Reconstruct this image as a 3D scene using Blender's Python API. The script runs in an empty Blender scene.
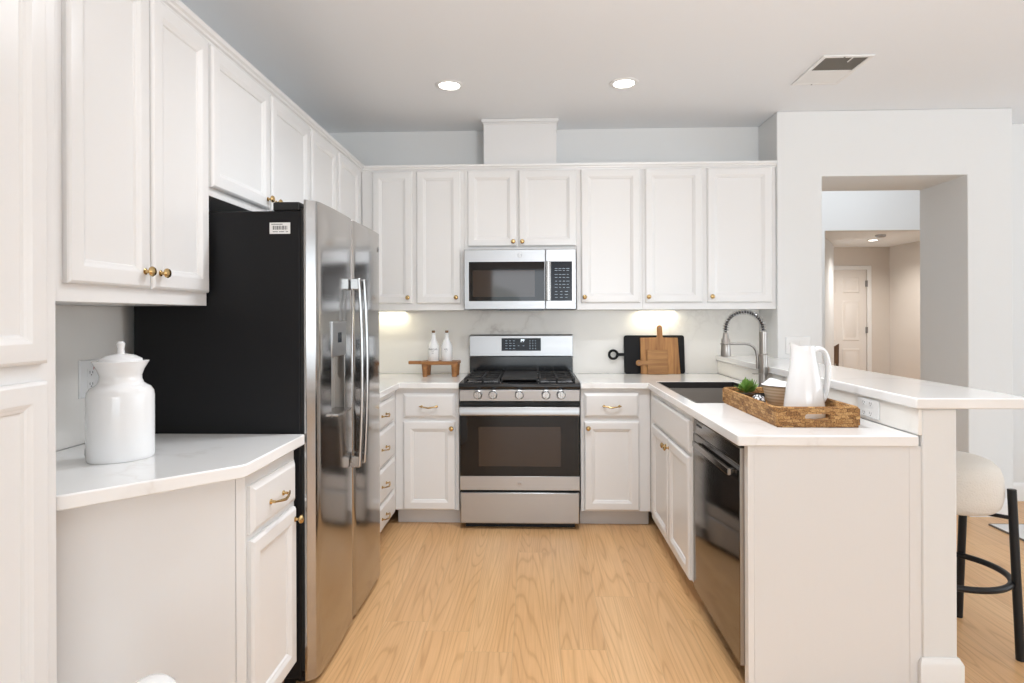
import bpy, bmesh, math, random
from mathutils import Vector, Matrix
random.seed(7)
PI = math.pi
S = bpy.context.scene
C = S.collection

# ------------------------------------------------------------------ camera
cd = bpy.data.cameras.new('camera'); cam = bpy.data.objects.new('camera', cd); C.objects.link(cam)
cd.sensor_width = 36.0; cd.sensor_fit = 'HORIZONTAL'
cd.lens = 598.81 / 1024 * 36
cd.shift_x = 0.0; cd.shift_y = -25.62 / 1024
cd.clip_start = 0.02
cam.matrix_world = (Matrix.Translation((0.0862, -4.4366, 1.3495)) @ Matrix.Rotation(0.0347, 4, 'Z')
                    @ Matrix.Rotation(PI / 2, 4, 'X') @ Matrix.Rotation(-0.0035, 4, 'Z'))
S.camera = cam

# ------------------------------------------------------------------ world, light, exposure
S.view_settings.view_transform = 'Standard'
S.view_settings.look = 'None'
S.view_settings.gamma = 1.0
S.view_settings.use_curve_mapping = False
S.view_settings.exposure = 0.0
w = bpy.data.worlds.new('world'); S.world = w; w.use_nodes = True
bg = w.node_tree.nodes['Background']
bg.inputs['Color'].default_value = (0.86, 0.93, 1.0, 1); bg.inputs['Strength'].default_value = 2.3

def area(name, loc, rot, sx, sy, power, col=(1, 1, 1), spread=PI):
    l = bpy.data.lights.new(name, 'AREA'); l.shape = 'RECTANGLE'; l.size = sx; l.size_y = sy
    l.energy = power; l.color = col; l.spread = spread
    o = bpy.data.objects.new(name, l); C.objects.link(o); o.location = loc; o.rotation_euler = rot
    return o
# daylight at the rear sliding doors (mostly bounced up off the patio) and at the side windows
area('rear_window_daylight', (1.9, -10.9, 1.3), (-PI / 2, 0, PI), 5.6, 2.3, 145, (0.85, 0.94, 1.02))
area('side_window_daylight', (6.4, -3.6, 1.5), (0, PI / 2 + math.radians(62), 0), 1.9, 4.5, 70, (0.82, 0.92, 1.02))
area('hall_fill', (3.6, 1.8, 3.9), (0, 0, 0), 2.4, 2.2, 68, (0.84, 0.93, 1.02))  # added lamp under the closed hall ceiling, brightens the hall
# added ceiling spots outside the frame, placed to brighten cabinets, floor and counters
for lx, ly, pw_ in ((-.05, -2.0, 70), (.60, -2.0, 70), (2.7, -2.3, 12), (2.9, -4.6, 10), (4.6, -3.3, 20), (1.2, -8.5, 24)):
    l_ = bpy.data.lights.new('ceiling_spot', 'SPOT'); l_.energy = pw_; l_.spot_size = math.radians(155); l_.spot_blend = .9
    l_.shadow_soft_size = .08; l_.color = (.93, .97, 1.02)
    o_ = bpy.data.objects.new('ceiling_spot', l_); C.objects.link(o_); o_.location = (lx, ly, 2.70)

# added fill spot near the camera, aimed up and forward to brighten the ceiling
l_ = bpy.data.lights.new('ceiling_fill', 'SPOT'); l_.energy = 150; l_.spot_size = math.radians(140); l_.spot_blend = .6
l_.shadow_soft_size = .25; l_.color = (.93, .97, 1.02)
o_ = bpy.data.objects.new('ceiling_fill', l_); C.objects.link(o_); o_.location = (.95, -4.4, 1.5); o_.rotation_euler = (math.radians(150), 0, 0)

# ------------------------------------------------------------------ helpers
def new_obj(name, me, parent=None, loc=None, rot=None):
    o = bpy.data.objects.new(name, me); C.objects.link(o)
    if parent: o.parent = parent
    if loc: o.location = loc
    if rot: o.rotation_euler = rot
    return o

class MB:
    """collects shapes and links them as ONE mesh object"""
    def __init__(s): s.bm = bmesh.new()
    def verts(s, pts): return [s.bm.verts.new(p) for p in pts]
    def face(s, vs):
        try: return s.bm.faces.new(vs)
        except ValueError: return None
    def box(s, x0, x1, y0, y1, z0, z1):
        v = s.verts([(x, y, z) for z in (z0, z1) for y in (y0, y1) for x in (x0, x1)])
        for f in ((0, 2, 3, 1), (4, 5, 7, 6), (0, 1, 5, 4), (2, 6, 7, 3), (0, 4, 6, 2), (1, 3, 7, 5)):
            s.face([v[i] for i in f])
        return s
    def prism(s, poly, z0, z1):
        a = s.verts([(p[0], p[1], z0) for p in poly]); b = s.verts([(p[0], p[1], z1) for p in poly])
        n = len(poly); s.face(a[::-1]); s.face(b)
        for i in range(n): s.face([a[i], a[(i + 1) % n], b[(i + 1) % n], b[i]])
        return s
    def prism_xz(s, poly, y0, y1):
        a = s.verts([(p[0], y0, p[1]) for p in poly]); b = s.verts([(p[0], y1, p[1]) for p in poly])
        n = len(poly); s.face(a); s.face(b[::-1])
        for i in range(n): s.face([a[i], b[i], b[(i + 1) % n], a[(i + 1) % n]])
        return s
    def prism_yz(s, poly, x0, x1):
        a = s.verts([(x0, p[0], p[1]) for p in poly]); b = s.verts([(x1, p[0], p[1]) for p in poly])
        n = len(poly); s.face(a[::-1]); s.face(b)
        for i in range(n): s.face([a[i], a[(i + 1) % n], b[(i + 1) % n], b[i]])
        return s
    def lathe(s, prof, c=(0, 0, 0), n=32, sx=1, sy=1, axis='Z', close=True):
        rings = []
        for r, z in prof:
            ring = []
            for i in range(n):
                a = 2 * PI * i / n; x, y = r * math.cos(a) * sx, r * math.sin(a) * sy
                if axis == 'Z': p = (c[0] + x, c[1] + y, c[2] + z)
                elif axis == 'Y': p = (c[0] + x, c[1] + z, c[2] + y)
                else: p = (c[0] + z, c[1] + x, c[2] + y)
                ring.append(p)
            rings.append(s.verts(ring))
        for a, b in zip(rings, rings[1:]):
            for i in range(n): s.face([a[i], a[(i + 1) % n], b[(i + 1) % n], b[i]])
        if close: s.face(rings[0][::-1]); s.face(rings[-1])
        return s
    def tube(s, path, r, n=10, closed=False, sec=None):
        P = [Vector(p) for p in path]; m = len(P)
        T = []
        for i in range(m):
            if closed: t = P[(i + 1) % m] - P[i - 1]
            else: t = P[min(i + 1, m - 1)] - P[max(i - 1, 0)]
            T.append(t.normalized())
        up = Vector((0, 0, 1)) if abs(T[0].z) < .9 else Vector((0, 1, 0))
        N = (up - T[0] * up.dot(T[0])).normalized(); rings = []
        for i in range(m):
            N = (N - T[i] * N.dot(T[i])).normalized(); B = T[i].cross(N)
            rr = r[i] if isinstance(r, (list, tuple)) else r
            if sec: ring = [P[i] + N * (q[0]) + B * (q[1]) for q in sec]
            else: ring = [P[i] + (N * math.cos(2 * PI * k / n) + B * math.sin(2 * PI * k / n)) * rr for k in range(n)]
            rings.append(s.verts(ring))
        k = len(rings[0])
        for i in range(m if closed else m - 1):
            a, b = rings[i], rings[(i + 1) % m]
            for j in range(k): s.face([a[j], a[(j + 1) % k], b[(j + 1) % k], b[j]])
        if not closed: s.face(rings[0][::-1]); s.face(rings[-1])
        return s
    def torus(s, c, R, r, axis='Z', n=36, m=10, sx=1, sy=1):
        pts = []
        for i in range(n):
            a = 2 * PI * i / n; x, y = R * math.cos(a) * sx, R * math.sin(a) * sy
            pts.append((c[0] + x, c[1] + y, c[2]) if axis == 'Z' else ((c[0] + x, c[1], c[2] + y) if axis == 'Y' else (c[0], c[1] + x, c[2] + y)))
        return s.tube(pts, r, m, closed=True)
    def loops(s, x0, x1, z0, z1, prof, back=0.0):
        """nested rectangles facing -y: prof = (inset, y)"""
        rings = []
        for ins, y in prof:
            rings.append(s.verts([(x0 + ins, y, z0 + ins), (x1 - ins, y, z0 + ins), (x1 - ins, y, z1 - ins), (x0 + ins, y, z1 - ins)]))
        for a, b in zip(rings, rings[1:]):
            for i in range(4): s.face([a[i], a[(i + 1) % 4], b[(i + 1) % 4], b[i]])
        s.face(rings[-1]); s.face(rings[0][::-1])
        return s
    def slab(s, xs, ys, solid, z0, z1):
        """slab of grid cells with holes"""
        vt, vb = {}, {}
        def g(d, i, j, z):
            if (i, j) not in d: d[(i, j)] = s.bm.verts.new((xs[i], ys[j], z))
            return d[(i, j)]
        for i in range(len(xs) - 1):
            for j in range(len(ys) - 1):
                if not solid(i, j): continue
                q = [(i, j), (i + 1, j), (i + 1, j + 1), (i, j + 1)]
                s.face([g(vt, *p, z1) for p in q]); s.face([g(vb, *p, z0) for p in q][::-1])
                for (a, b, di, dj) in ((q[0], q[1], 0, -1), (q[1], q[2], 1, 0), (q[2], q[3], 0, 1), (q[3], q[0], -1, 0)):
                    ni, nj = i + di, j + dj
                    if ni < 0 or nj < 0 or ni >= len(xs) - 1 or nj >= len(ys) - 1 or not solid(ni, nj):
                        s.face([g(vb, *a, z0), g(vb, *b, z0), g(vt, *b, z1), g(vt, *a, z1)])
        bmesh.ops.dissolve_limit(s.bm, angle_limit=0.01, verts=s.bm.verts, edges=s.bm.edges)
        return s
    def mesh(s, name, m, smooth=35):
        bmesh.ops.recalc_face_normals(s.bm, faces=s.bm.faces)
        me = bpy.data.meshes.new(name); s.bm.to_mesh(me); s.bm.free()
        if m: me.materials.append(m)
        if smooth:
            me.polygons.foreach_set('use_smooth', [True] * len(me.polygons)); me.set_sharp_from_angle(angle=math.radians(smooth))
        return me
    def build(s, name, m, parent=None, bev=0, loc=None, rot=None, smooth=35, seg=2):
        o = new_obj(name, s.mesh(name, m, smooth), parent, loc, rot)
        if bev:
            b = o.modifiers.new('bevel', 'BEVEL'); b.width = bev; b.segments = seg; b.limit_method = 'ANGLE'; b.angle_limit = math.radians(40)
        return o

def tag(o, label, cat, group=None):
    o['label'] = label; o['category'] = cat
    if group: o['group'] = group
    return o
def thing(name, label, cat, loc=(0, 0, 0), rz=0, group=None):
    o = new_obj(name, None, None, loc, (0, 0, rz)); o.empty_display_size = .05
    return tag(o, label, cat, group)
def struct(o): o['kind'] = 'structure'; return o

def text_mesh(txt, size, m, depth=0.0004):
    c = bpy.data.curves.new('lettering', 'FONT'); c.body = txt; c.size = size; c.extrude = depth
    c.align_x = 'CENTER'; c.align_y = 'CENTER'
    o = bpy.data.objects.new('lettering', c); C.objects.link(o)
    bpy.context.view_layer.update()
    me = bpy.data.meshes.new_from_object(o.evaluated_get(bpy.context.evaluated_depsgraph_get()))
    bpy.data.objects.remove(o); me.name = 'lettering'; me.materials.clear(); me.materials.append(m)
    return me
def lettering(txt, size, m, parent, loc, name='lettering', rot=(PI / 2, 0, 0)):
    return new_obj(name, text_mesh(txt, size, m), parent, loc, rot)

# ------------------------------------------------------------------ materials
def mat(name, col, rough=.5, metal=0, spec=.5, coat=0, emit=None, es=0, trans=0):
    m = bpy.data.materials.new(name); m.use_nodes = True
    b = m.node_tree.nodes['Principled BSDF']
    b.inputs['Base Color'].default_value = (*col, 1); b.inputs['Roughness'].default_value = rough
    b.inputs['Metallic'].default_value = metal; b.inputs['Specular IOR Level'].default_value = spec
    b.inputs['Coat Weight'].default_value = coat; b.inputs['Coat Roughness'].default_value = .05
    b.inputs['Transmission Weight'].default_value = trans
    if emit: b.inputs['Emission Color'].default_value = (*emit, 1); b.inputs['Emission Strength'].default_value = es
    return m
def nd(m, t, **k):
    n = m.node_tree.nodes.new(t)
    for a, v in k.items():
        if a in n.inputs: n.inputs[a].default_value = v
        else: setattr(n, a, v)
    return n
def lk(m, a, b): m.node_tree.links.new(a, b)
def bsdf(m): return m.node_tree.nodes['Principled BSDF']
def coords(m, scale=(1, 1, 1), rot=(0, 0, 0), src='Object'):
    t = nd(m, 'ShaderNodeTexCoord'); p = nd(m, 'ShaderNodeMapping')
    p.inputs['Scale'].default_value = scale; p.inputs['Rotation'].default_value = rot
    lk(m, t.outputs[src], p.inputs['Vector']); return p.outputs['Vector']
def ramp(m, fac, stops):
    r = nd(m, 'ShaderNodeValToRGB'); e = r.color_ramp.elements
    while len(e) < len(stops): e.new(.5)
    for i, (p, c) in enumerate(stops): e[i].position = p; e[i].color = (*c, 1)
    lk(m, fac, r.inputs['Fac']); return r.outputs['Color']
def bump(m, h, strength=.2, dist=.002):
    b = nd(m, 'ShaderNodeBump'); b.inputs['Strength'].default_value = strength; b.inputs['Distance'].default_value = dist
    lk(m, h, b.inputs['Height']); lk(m, b.outputs['Normal'], bsdf(m).inputs['Normal'])
def mix(m, f, a, b, bt='MIX'):
    n = nd(m, 'ShaderNodeMix', data_type='RGBA', blend_type=bt)
    for sock, v in ((n.inputs['Factor'], f), (n.inputs['A'] if False else n.inputs[6], a), (n.inputs[7], b)):
        if isinstance(v, (int, float)): sock.default_value = v
        elif isinstance(v, tuple): sock.default_value = (*v, 1)
        else: lk(m, v, sock)
    return n.outputs[2]

M = {}
def paint(name, col, rough, grain=None):
    m = mat(name, col, rough); v = coords(m, grain or (60, 60, 60))
    n = nd(m, 'ShaderNodeTexNoise', Scale=1.0, Detail=3.0); lk(m, v, n.inputs['Vector'])
    bump(m, n.outputs['Fac'], .12 if not grain else .10, .0015)
    return m
M['cab'] = paint('cabinet_paint', (.795, .785, .773), .30, (90, 90, 4))
M['panel'] = paint('cabinet_side_paint', (.765, .757, .748), .38, (60, 60, 5))
M['wall'] = paint('wall_paint', (.77, .77, .76), .85)
M['ceil'] = paint('ceiling_paint', (.86, .875, .89), .9, (45, 45, 45))
M['trim'] = mat('trim_paint', (.83, .825, .81), .4)
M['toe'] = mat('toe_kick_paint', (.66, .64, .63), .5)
M['hallwall'] = paint('entry_wall_paint', (.70, .64, .58), .85)
M['entrydoor'] = mat('entry_door_paint', (.80, .75, .70), .5)
M['brass'] = mat('brass', (.56, .39, .18), .27, 1)
M['black'] = mat('black_gloss', (.012, .012, .013), .12)
M['blackm'] = mat('black_matt', (.009, .009, .010), .45, spec=.35)
M['cast'] = mat('cast_iron', (.02, .019, .019), .55)
M['glass'] = mat('black_glass', (.010, .009, .009), .04, spec=.35)
M['ovenwin'] = mat('oven_window_glass', (.040, .027, .02), .05, spec=.45)
M['case'] = paint('fridge_case_black', (.010, .010, .011), .42, (300, 300, 300))
bsdf(M['case']).inputs['Specular IOR Level'].default_value = .18
M['gasket'] = mat('rubber', (.008, .008, .008), .7)
M['chrome'] = mat('chrome', (.44, .435, .43), .22, 1)
M['nickel'] = mat('brushed_nickel', (.40, .375, .35), .28, 1)
M['cer'] = mat('white_ceramic', (.86, .86, .86), .12, coat=.4)
M['plate'] = mat('outlet_plastic', (.82, .82, .81), .35)
M['slot'] = mat('slot_dark', (.16, .16, .16), .6)
M['display'] = mat('display_black', (.010, .012, .018), .15, spec=.2)
M['digits'] = mat('lit_digits', (.8, .9, 1), .5, emit=(.85, .95, 1), es=1.6)
M['keys'] = mat('key_print', (.34, .42, .50), .5)
M['ink'] = mat('ink', (.10, .10, .11), .6)
M['badge'] = mat('badge_grey', (.42, .42, .43), .3, .8)
M['boucle'] = mat('boucle', (.76, .72, .66), .95)
M['lampglow'] = mat('lamp_diffuser', (1, 1, 1), .5, emit=(1, .97, .92), es=9)
M['puckglow'] = mat('puck_diffuser', (1, 1, 1), .5, emit=(1, .93, .72), es=6)
M['cork'] = mat('cork', (.22, .12, .06), .8)
M['leaf'] = mat('leaf', (.16, .30, .06), .5)
M['leaf2'] = mat('leaf_dark', (.05, .13, .03), .55)
M['cloth'] = mat('white_cloth', (.84, .84, .86), .9)
M['rug'] = mat('rug_pile', (.74, .73, .72), .95)
M['rugedge'] = mat('rug_edge', (.20, .18, .16), .9)
M['ventshade'] = mat('duct_shade_paint', (.16, .15, .13), .8)
M['redmark'] = mat('red_mark', (.45, .06, .05), .5)
M['sinkrim'] = mat('sink_rim', (.025, .023, .022), .4, spec=.3)
M['ground'] = mat('patio_concrete', (.5, .48, .45), .9)
M['screw'] = mat('steel_screw', (.3, .3, .3), .4, 1)
M['blackboard'] = paint('black_stained_board', (.009, .009, .010), .55, (40, 400, 400)); bsdf(M['blackboard']).inputs['Specular IOR Level'].default_value = .2

def steel(name, col, rough, dirn):
    m = mat(name, col, rough, 1); v = coords(m, dirn)
    n = nd(m, 'ShaderNodeTexNoise', Scale=1.0, Detail=4.0); lk(m, v, n.inputs['Vector'])
    r = nd(m, 'ShaderNodeMapRange'); r.inputs['To Min'].default_value = rough - .06; r.inputs['To Max'].default_value = rough + .08
    lk(m, n.outputs['Fac'], r.inputs['Value']); lk(m, r.outputs['Result'], bsdf(m).inputs['Roughness'])
    bump(m, n.outputs['Fac'], .05, .0006)
    return m
M['steel'] = steel('stainless', (.45, .455, .465), .34, (3, 300, 300))
M['steelv'] = steel('stainless_door', (.46, .445, .43), .13, (3, 3, 260))
M['dwsteel'] = steel('black_stainless', (.20, .185, .17), .10, (3, 3, 260))
M['sinksteel'] = steel('sink_steel', (.34, .31, .28), .3, (4, 200, 200))

bsdf(M['sinksteel']).inputs['Metallic'].default_value = .35
# quartz
def quartz(name, base, vein, scale, amt):
    m = mat(name, base, .30 if 'splash' in name else .16, coat=0 if 'splash' in name else .25); v = coords(m, (scale, scale * 1.3, scale), (.3, .5, .6))
    n = nd(m, 'ShaderNodeTexNoise', Scale=1.1, Detail=6.0, Roughness=.55); lk(m, v, n.inputs['Vector'])
    sb = nd(m, 'ShaderNodeMath', operation='SUBTRACT'); lk(m, n.outputs['Fac'], sb.inputs[0]); sb.inputs[1].default_value = .5
    ab = nd(m, 'ShaderNodeMath', operation='ABSOLUTE'); lk(m, sb.outputs[0], ab.inputs[0])
    f = ramp(m, ab.outputs[0], [(0, (amt,) * 3), (.012, (amt * .35,) * 3), (.035, (0, 0, 0))])
    n2 = nd(m, 'ShaderNodeTexNoise', Scale=.9, Detail=2.0); lk(m, v, n2.inputs['Vector'])
    f2 = ramp(m, n2.outputs['Fac'], [(.45, (0, 0, 0)), (.65, (1, 1, 1))])
    ff = mix(m, 1.0, f, f2, 'MULTIPLY')
    lk(m, mix(m, ff, base, vein), bsdf(m).inputs['Base Color'])
    return m
M['quartz'] = quartz('white_quartz', (.89, .885, .875), (.66, .62, .58), 1.6, .35)
M['splash'] = quartz('quartz_backsplash', (.87, .845, .80), (.48, .44, .40), 1.2, .85)

# oak floor
def oak_floor():
    m = mat('oak_planks', (.6, .4, .2), .34)
    t = nd(m, 'ShaderNodeTexCoord'); sep = nd(m, 'ShaderNodeSeparateXYZ'); lk(m, t.outputs['Object'], sep.inputs[0])
    dv = nd(m, 'ShaderNodeMath', operation='DIVIDE'); lk(m, sep.outputs['X'], dv.inputs[0]); dv.inputs[1].default_value = .19
    fo = nd(m, 'ShaderNodeMath', operation='FLOOR'); lk(m, dv.outputs[0], fo.inputs[0])
    wn = nd(m, 'ShaderNodeTexWhiteNoise', noise_dimensions='1D'); lk(m, fo.outputs[0], wn.inputs['W'])
    sh = nd(m, 'ShaderNodeMath', operation='MULTIPLY_ADD'); lk(m, wn.outputs['Value'], sh.inputs[0]); sh.inputs[1].default_value = 1.75; lk(m, sep.outputs['Y'], sh.inputs[2])
    cb = nd(m, 'ShaderNodeCombineXYZ'); lk(m, sh.outputs[0], cb.inputs['X']); lk(m, sep.outputs['X'], cb.inputs['Y'])
    br = nd(m, 'ShaderNodeTexBrick', offset=0.0, offset_frequency=2, squash=1.0)
    br.inputs['Color1'].default_value = (0, 0, 0, 1); br.inputs['Color2'].default_value = (1, 1, 1, 1); br.inputs['Mortar'].default_value = (.5, .5, .5, 1)
    br.inputs['Scale'].default_value = 1; br.inputs['Mortar Size'].default_value = .0012; br.inputs['Mortar Smooth'].default_value = .2
    br.inputs['Brick Width'].default_value = 1.75; br.inputs['Row Height'].default_value = .19; br.inputs['Bias'].default_value = 0
    lk(m, cb.outputs[0], br.inputs['Vector'])
    rnd = nd(m, 'ShaderNodeSeparateColor'); lk(m, br.outputs['Color'], rnd.inputs[0])
    off = nd(m, 'ShaderNodeMath', operation='MULTIPLY'); lk(m, rnd.outputs[0], off.inputs[0]); off.inputs[1].default_value = 37.0
    # long-axis coordinates shifted per plank
    cb2 = nd(m, 'ShaderNodeCombineXYZ'); lk(m, sep.outputs['X'], cb2.inputs['X']); lk(m, sep.outputs['Y'], cb2.inputs['Y']); lk(m, off.outputs[0], cb2.inputs['Z'])
    mp = nd(m, 'ShaderNodeMapping'); mp.inputs['Scale'].default_value = (5.0, .30, 1); lk(m, cb2.outputs[0], mp.inputs['Vector'])
    low = nd(m, 'ShaderNodeTexNoise', Scale=1.0, Detail=1.5, Roughness=.4); lk(m, mp.outputs[0], low.inputs['Vector'])
    # cathedral rings: iso-lines of the low noise
    mu = nd(m, 'ShaderNodeMath', operation='MULTIPLY'); lk(m, low.outputs['Fac'], mu.inputs[0]); mu.inputs[1].default_value = 210.0
    sn = nd(m, 'ShaderNodeMath', operation='SINE'); lk(m, mu.outputs[0], sn.inputs[0])
    rings = ramp(m, sn.outputs[0], [(.0, (0, 0, 0)), (.75, (.25, .25, .25)), (1, (1, 1, 1))])
    mp2 = nd(m, 'ShaderNodeMapping'); mp2.inputs['Scale'].default_value = (105, 2.6, 1); lk(m, cb2.outputs[0], mp2.inputs['Vector'])
    fine = nd(m, 'ShaderNodeTexNoise', Scale=1.0, Detail=4.0, Roughness=.6); lk(m, mp2.outputs[0], fine.inputs['Vector'])
    base = ramp(m, low.outputs['Fac'], [(.25, (.64, .375, .175)), (.5, (.70, .425, .205)), (.75, (.74, .47, .24))])
    tint = mix(m, rnd.outputs[0], (.94, .92, .905), (1.04, 1.035, 1.02))
    c = mix(m, 1.0, base, tint, 'MULTIPLY')
    fg = ramp(m, fine.outputs['Fac'], [(.34, (.90, .87, .845)), (.60, (1.03, 1.03, 1.03))])
    c = mix(m, 1.0, c, fg, 'MULTIPLY')
    rf = mix(m, rings, (1.02, 1.02, 1.02), (.87, .825, .78))
    c = mix(m, 1.0, c, rf, 'MULTIPLY')
    c = mix(m, br.outputs['Fac'], c, (.56, .35, .175))
    lk(m, c, bsdf(m).inputs['Base Color'])
    bump(m, fine.outputs['Fac'], .06, .001)
    return m
M['floor'] = oak_floor()

def wood(name, c0, c1, axis=0, scale=1, rough=.5):
    m = mat(name, c0, rough); sc = [40 * scale] * 3; sc[axis] = 4 * scale
    v = coords(m, tuple(sc)); n = nd(m, 'ShaderNodeTexNoise', Scale=1.0, Detail=4.0, Distortion=.6); lk(m, v, n.inputs['Vector'])
    lk(m, ramp(m, n.outputs['Fac'], [(.3, c0), (.7, c1)]), bsdf(m).inputs['Base Color']); bump(m, n.outputs['Fac'], .1, .001)
    return m
M['acacia'] = wood('acacia', (.26, .11, .033), (.52, .26, .085), 2)
M['acacia2'] = wood('acacia_light', (.24, .105, .035), (.46, .235, .08), 0)
M['riser'] = wood('mango_wood', (.20, .075, .022), (.44, .20, .065), 0)
M['walnut'] = wood('brown_wood', (.07, .035, .016), (.16, .08, .035), 2)

def wicker():
    m = mat('seagrass', (.5, .3, .12), .7)
    t = nd(m, 'ShaderNodeTexCoord'); sep = nd(m, 'ShaderNodeSeparateXYZ'); lk(m, t.outputs['Object'], sep.inputs[0])
    ad = nd(m, 'ShaderNodeMath', operation='ADD'); lk(m, sep.outputs['X'], ad.inputs[0]); lk(m, sep.outputs['Y'], ad.inputs[1])
    cb = nd(m, 'ShaderNodeCombineXYZ'); lk(m, ad.outputs[0], cb.inputs['X']); lk(m, sep.outputs['Z'], cb.inputs['Y'])
    br = nd(m, 'ShaderNodeTexBrick', offset=.5)
    br.inputs['Color1'].default_value = (0, 0, 0, 1); br.inputs['Color2'].default_value = (1, 1, 1, 1); br.inputs['Mortar'].default_value = (.2, .2, .2, 1)
    br.inputs['Scale'].default_value = 1; br.inputs['Brick Width'].default_value = .027; br.inputs['Row Height'].default_value = .0135; br.inputs['Mortar Size'].default_value = .0008
    nz = nd(m, 'ShaderNodeTexNoise', Scale=45.0, Detail=2.0); lk(m, t.outputs['Object'], nz.inputs['Vector'])
    vm = nd(m, 'ShaderNodeVectorMath', operation='MULTIPLY_ADD'); lk(m, nz.outputs['Color'], vm.inputs[0]); vm.inputs[1].default_value = (.034, .020, 0); lk(m, cb.outputs[0], vm.inputs[2])
    lk(m, vm.outputs[0], br.inputs['Vector'])
    n = nd(m, 'ShaderNodeTexNoise', Scale=260.0, Detail=3.0); lk(m, t.outputs['Object'], n.inputs['Vector'])
    rr = nd(m, 'ShaderNodeSeparateColor'); lk(m, br.outputs['Color'], rr.inputs[0])
    mx = nd(m, 'ShaderNodeMath', operation='MULTIPLY_ADD'); lk(m, rr.outputs[0], mx.inputs[0]); mx.inputs[1].default_value = .45; lk(m, n.outputs['Fac'], mx.inputs[2])
    c = ramp(m, mx.outputs[0], [(.38, (.12, .045, .012)), (.66, (.40, .19, .055)), (1.0, (.62, .37, .15))])
    c = mix(m, br.outputs['Fac'], c, (.16, .07, .02))
    lk(m, c, bsdf(m).inputs['Base Color'])
    h = nd(m, 'ShaderNodeMath', operation='SUBTRACT'); lk(m, n.outputs['Fac'], h.inputs[0]); lk(m, br.outputs['Fac'], h.inputs[1])
    bump(m, h.outputs[0], .9, .004)
    return m
M['wicker'] = wicker()
def banded():
    m = mat('striped_stoneware', (.5, .4, .28), .5)
    v = coords(m, (1, 1, 75)); n = nd(m, 'ShaderNodeTexWave', bands_direction='Z', Scale=.32, Distortion=1.5); n.inputs['Detail'].default_value = 2
    lk(m, v, n.inputs['Vector'])
    lk(m, ramp(m, n.outputs['Fac'], [(.2, (.50, .38, .26)), (.8, (.64, .53, .40))]), bsdf(m).inputs['Base Color'])
    return m
M['bowl'] = banded()
def speckle():
    m = mat('speckled', (.8, .8, .8), .5); v = coords(m, (1, 1, 1))
    n = nd(m, 'ShaderNodeTexVoronoi', Scale=90.0); lk(m, v, n.inputs['Vector'])
    lk(m, ramp(m, n.outputs['Distance'], [(.38, (.80, .80, .82)), (.5, (.03, .03, .035))]), bsdf(m).inputs['Base Color'])
    return m
M['speckle'] = speckle()
v_ = coords(M['boucle'], (1, 1, 1)); n_ = nd(M['boucle'], 'ShaderNodeTexNoise', Scale=160.0, Detail=3.0); lk(M['boucle'], v_, n_.inputs['Vector']); bump(M['boucle'], n_.outputs['Fac'], .6, .006)

# ------------------------------------------------------------------ setting: room shell
CE = 2.725
fl = struct(MB().box(-1.6, 8.2, -11.2, 6.5, -.06, 0).build('floor', M['floor']))
struct(MB().box(-1.6, 6.6, -11.1, .02, CE, CE + .06).build('ceiling', M['ceil']))
struct(MB().box(-1.60, -1.44, -11.1, .15, 0, CE).build('wall_left', M['wall']))
struct(MB().box(-1.44, 1.739, 0, .16, 0, CE).build('wall_back', M['wall']))
# thick chase wall with the hall opening
OX0, OX1, OZ = 2.038, 2.995, 2.283
wb = MB().prism_xz([(1.739, 0), (OX0, 0), (OX0, OZ), (OX1, OZ), (OX1, 0), (3.287, 0), (3.287, CE), (1.739, CE)], -.33, .17)
struct(wb.build('wall_right', M['wall'], bev=.006))
struct(MB().box(3.287, 6.6, .02, .17, 0, CE).build('wall_family_room', M['wall']))
# east wall of the family room with two window openings, rear wall with sliding doors
struct(MB().box(6.5, 6.62, -11.1, -6.1, 0, CE).box(6.5, 6.62, -6.1, -1.1, 0, .45).box(6.5, 6.62, -6.1, -1.1, 2.5, CE).box(6.5, 6.62, -1.1, .17, 0, CE).build('wall_east', M['wall']))
struct(MB().box(-1.6, -.95, -11.1, -11.0, 0, CE).box(-.95, 4.8, -11.1, -11.0, 2.55, CE).box(4.8, 6.6, -11.1, -11.0, 0, CE).build('wall_rear', M['wall']))
fr = MB()
for x in (-.95, .45, 1.9, 3.35, 4.74): fr.box(x, x + .06, -11.08, -11.02, 0, 2.55)
fr.box(-.95, 4.8, -11.08, -11.02, 0, .07).box(-.95, 4.8, -11.08, -11.02, 2.48, 2.55)
struct(fr.build('window_1', M['trim']))
fr = MB()
for y in (-6.1, -4.46, -2.8, -1.16): fr.box(6.53, 6.59, y, y + .06, .45, 2.5)
fr.box(6.53, 6.59, -6.1, -1.1, .45, .51).box(6.53, 6.59, -6.1, -1.1, 2.44, 2.5)
struct(fr.build('window_2', M['trim']))
struct(MB().box(-8, 12, -19, -11.2, -.12, -.06).build('ground_patio', M['ground']))

# soffit chase over the hood cabinet, with its small cap
ch = MB().box(-.254, .256, -.255, -.001, 2.391, CE)
for k, (o, z0, z1) in enumerate(((.006, 2.690, 2.702), (.014, 2.702, CE - .001))):
    ch.box(-.254 - o, .256 + o, -.255 - o, -.002, z0, z1)
struct(ch.build('trim_1', M['panel'], bev=.002))

# backsplash slabs
bs = MB().box(-1.425, 1.735, -.014, -.001, .926, 1.389).box(-1.439, -1.426, -3.05, -.001, .926, 1.389)
struct(bs.build('trim_2', M['splash']))

# pony wall of the breakfast bar + baseboard + quartz splash
struct(MB().box(1.447, 1.567, -2.29, -.001, 0, 1.018).build('wall_bar', M['wall'], bev=.006))
def base_prof(o): return [(0, 0), (o, 0), (o, .125), (o * .75, .132), (o * .45, .138), (0, .148)]
def baseboard(name, x0, x1, y0, y1):
    pass
bb = MB()
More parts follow.
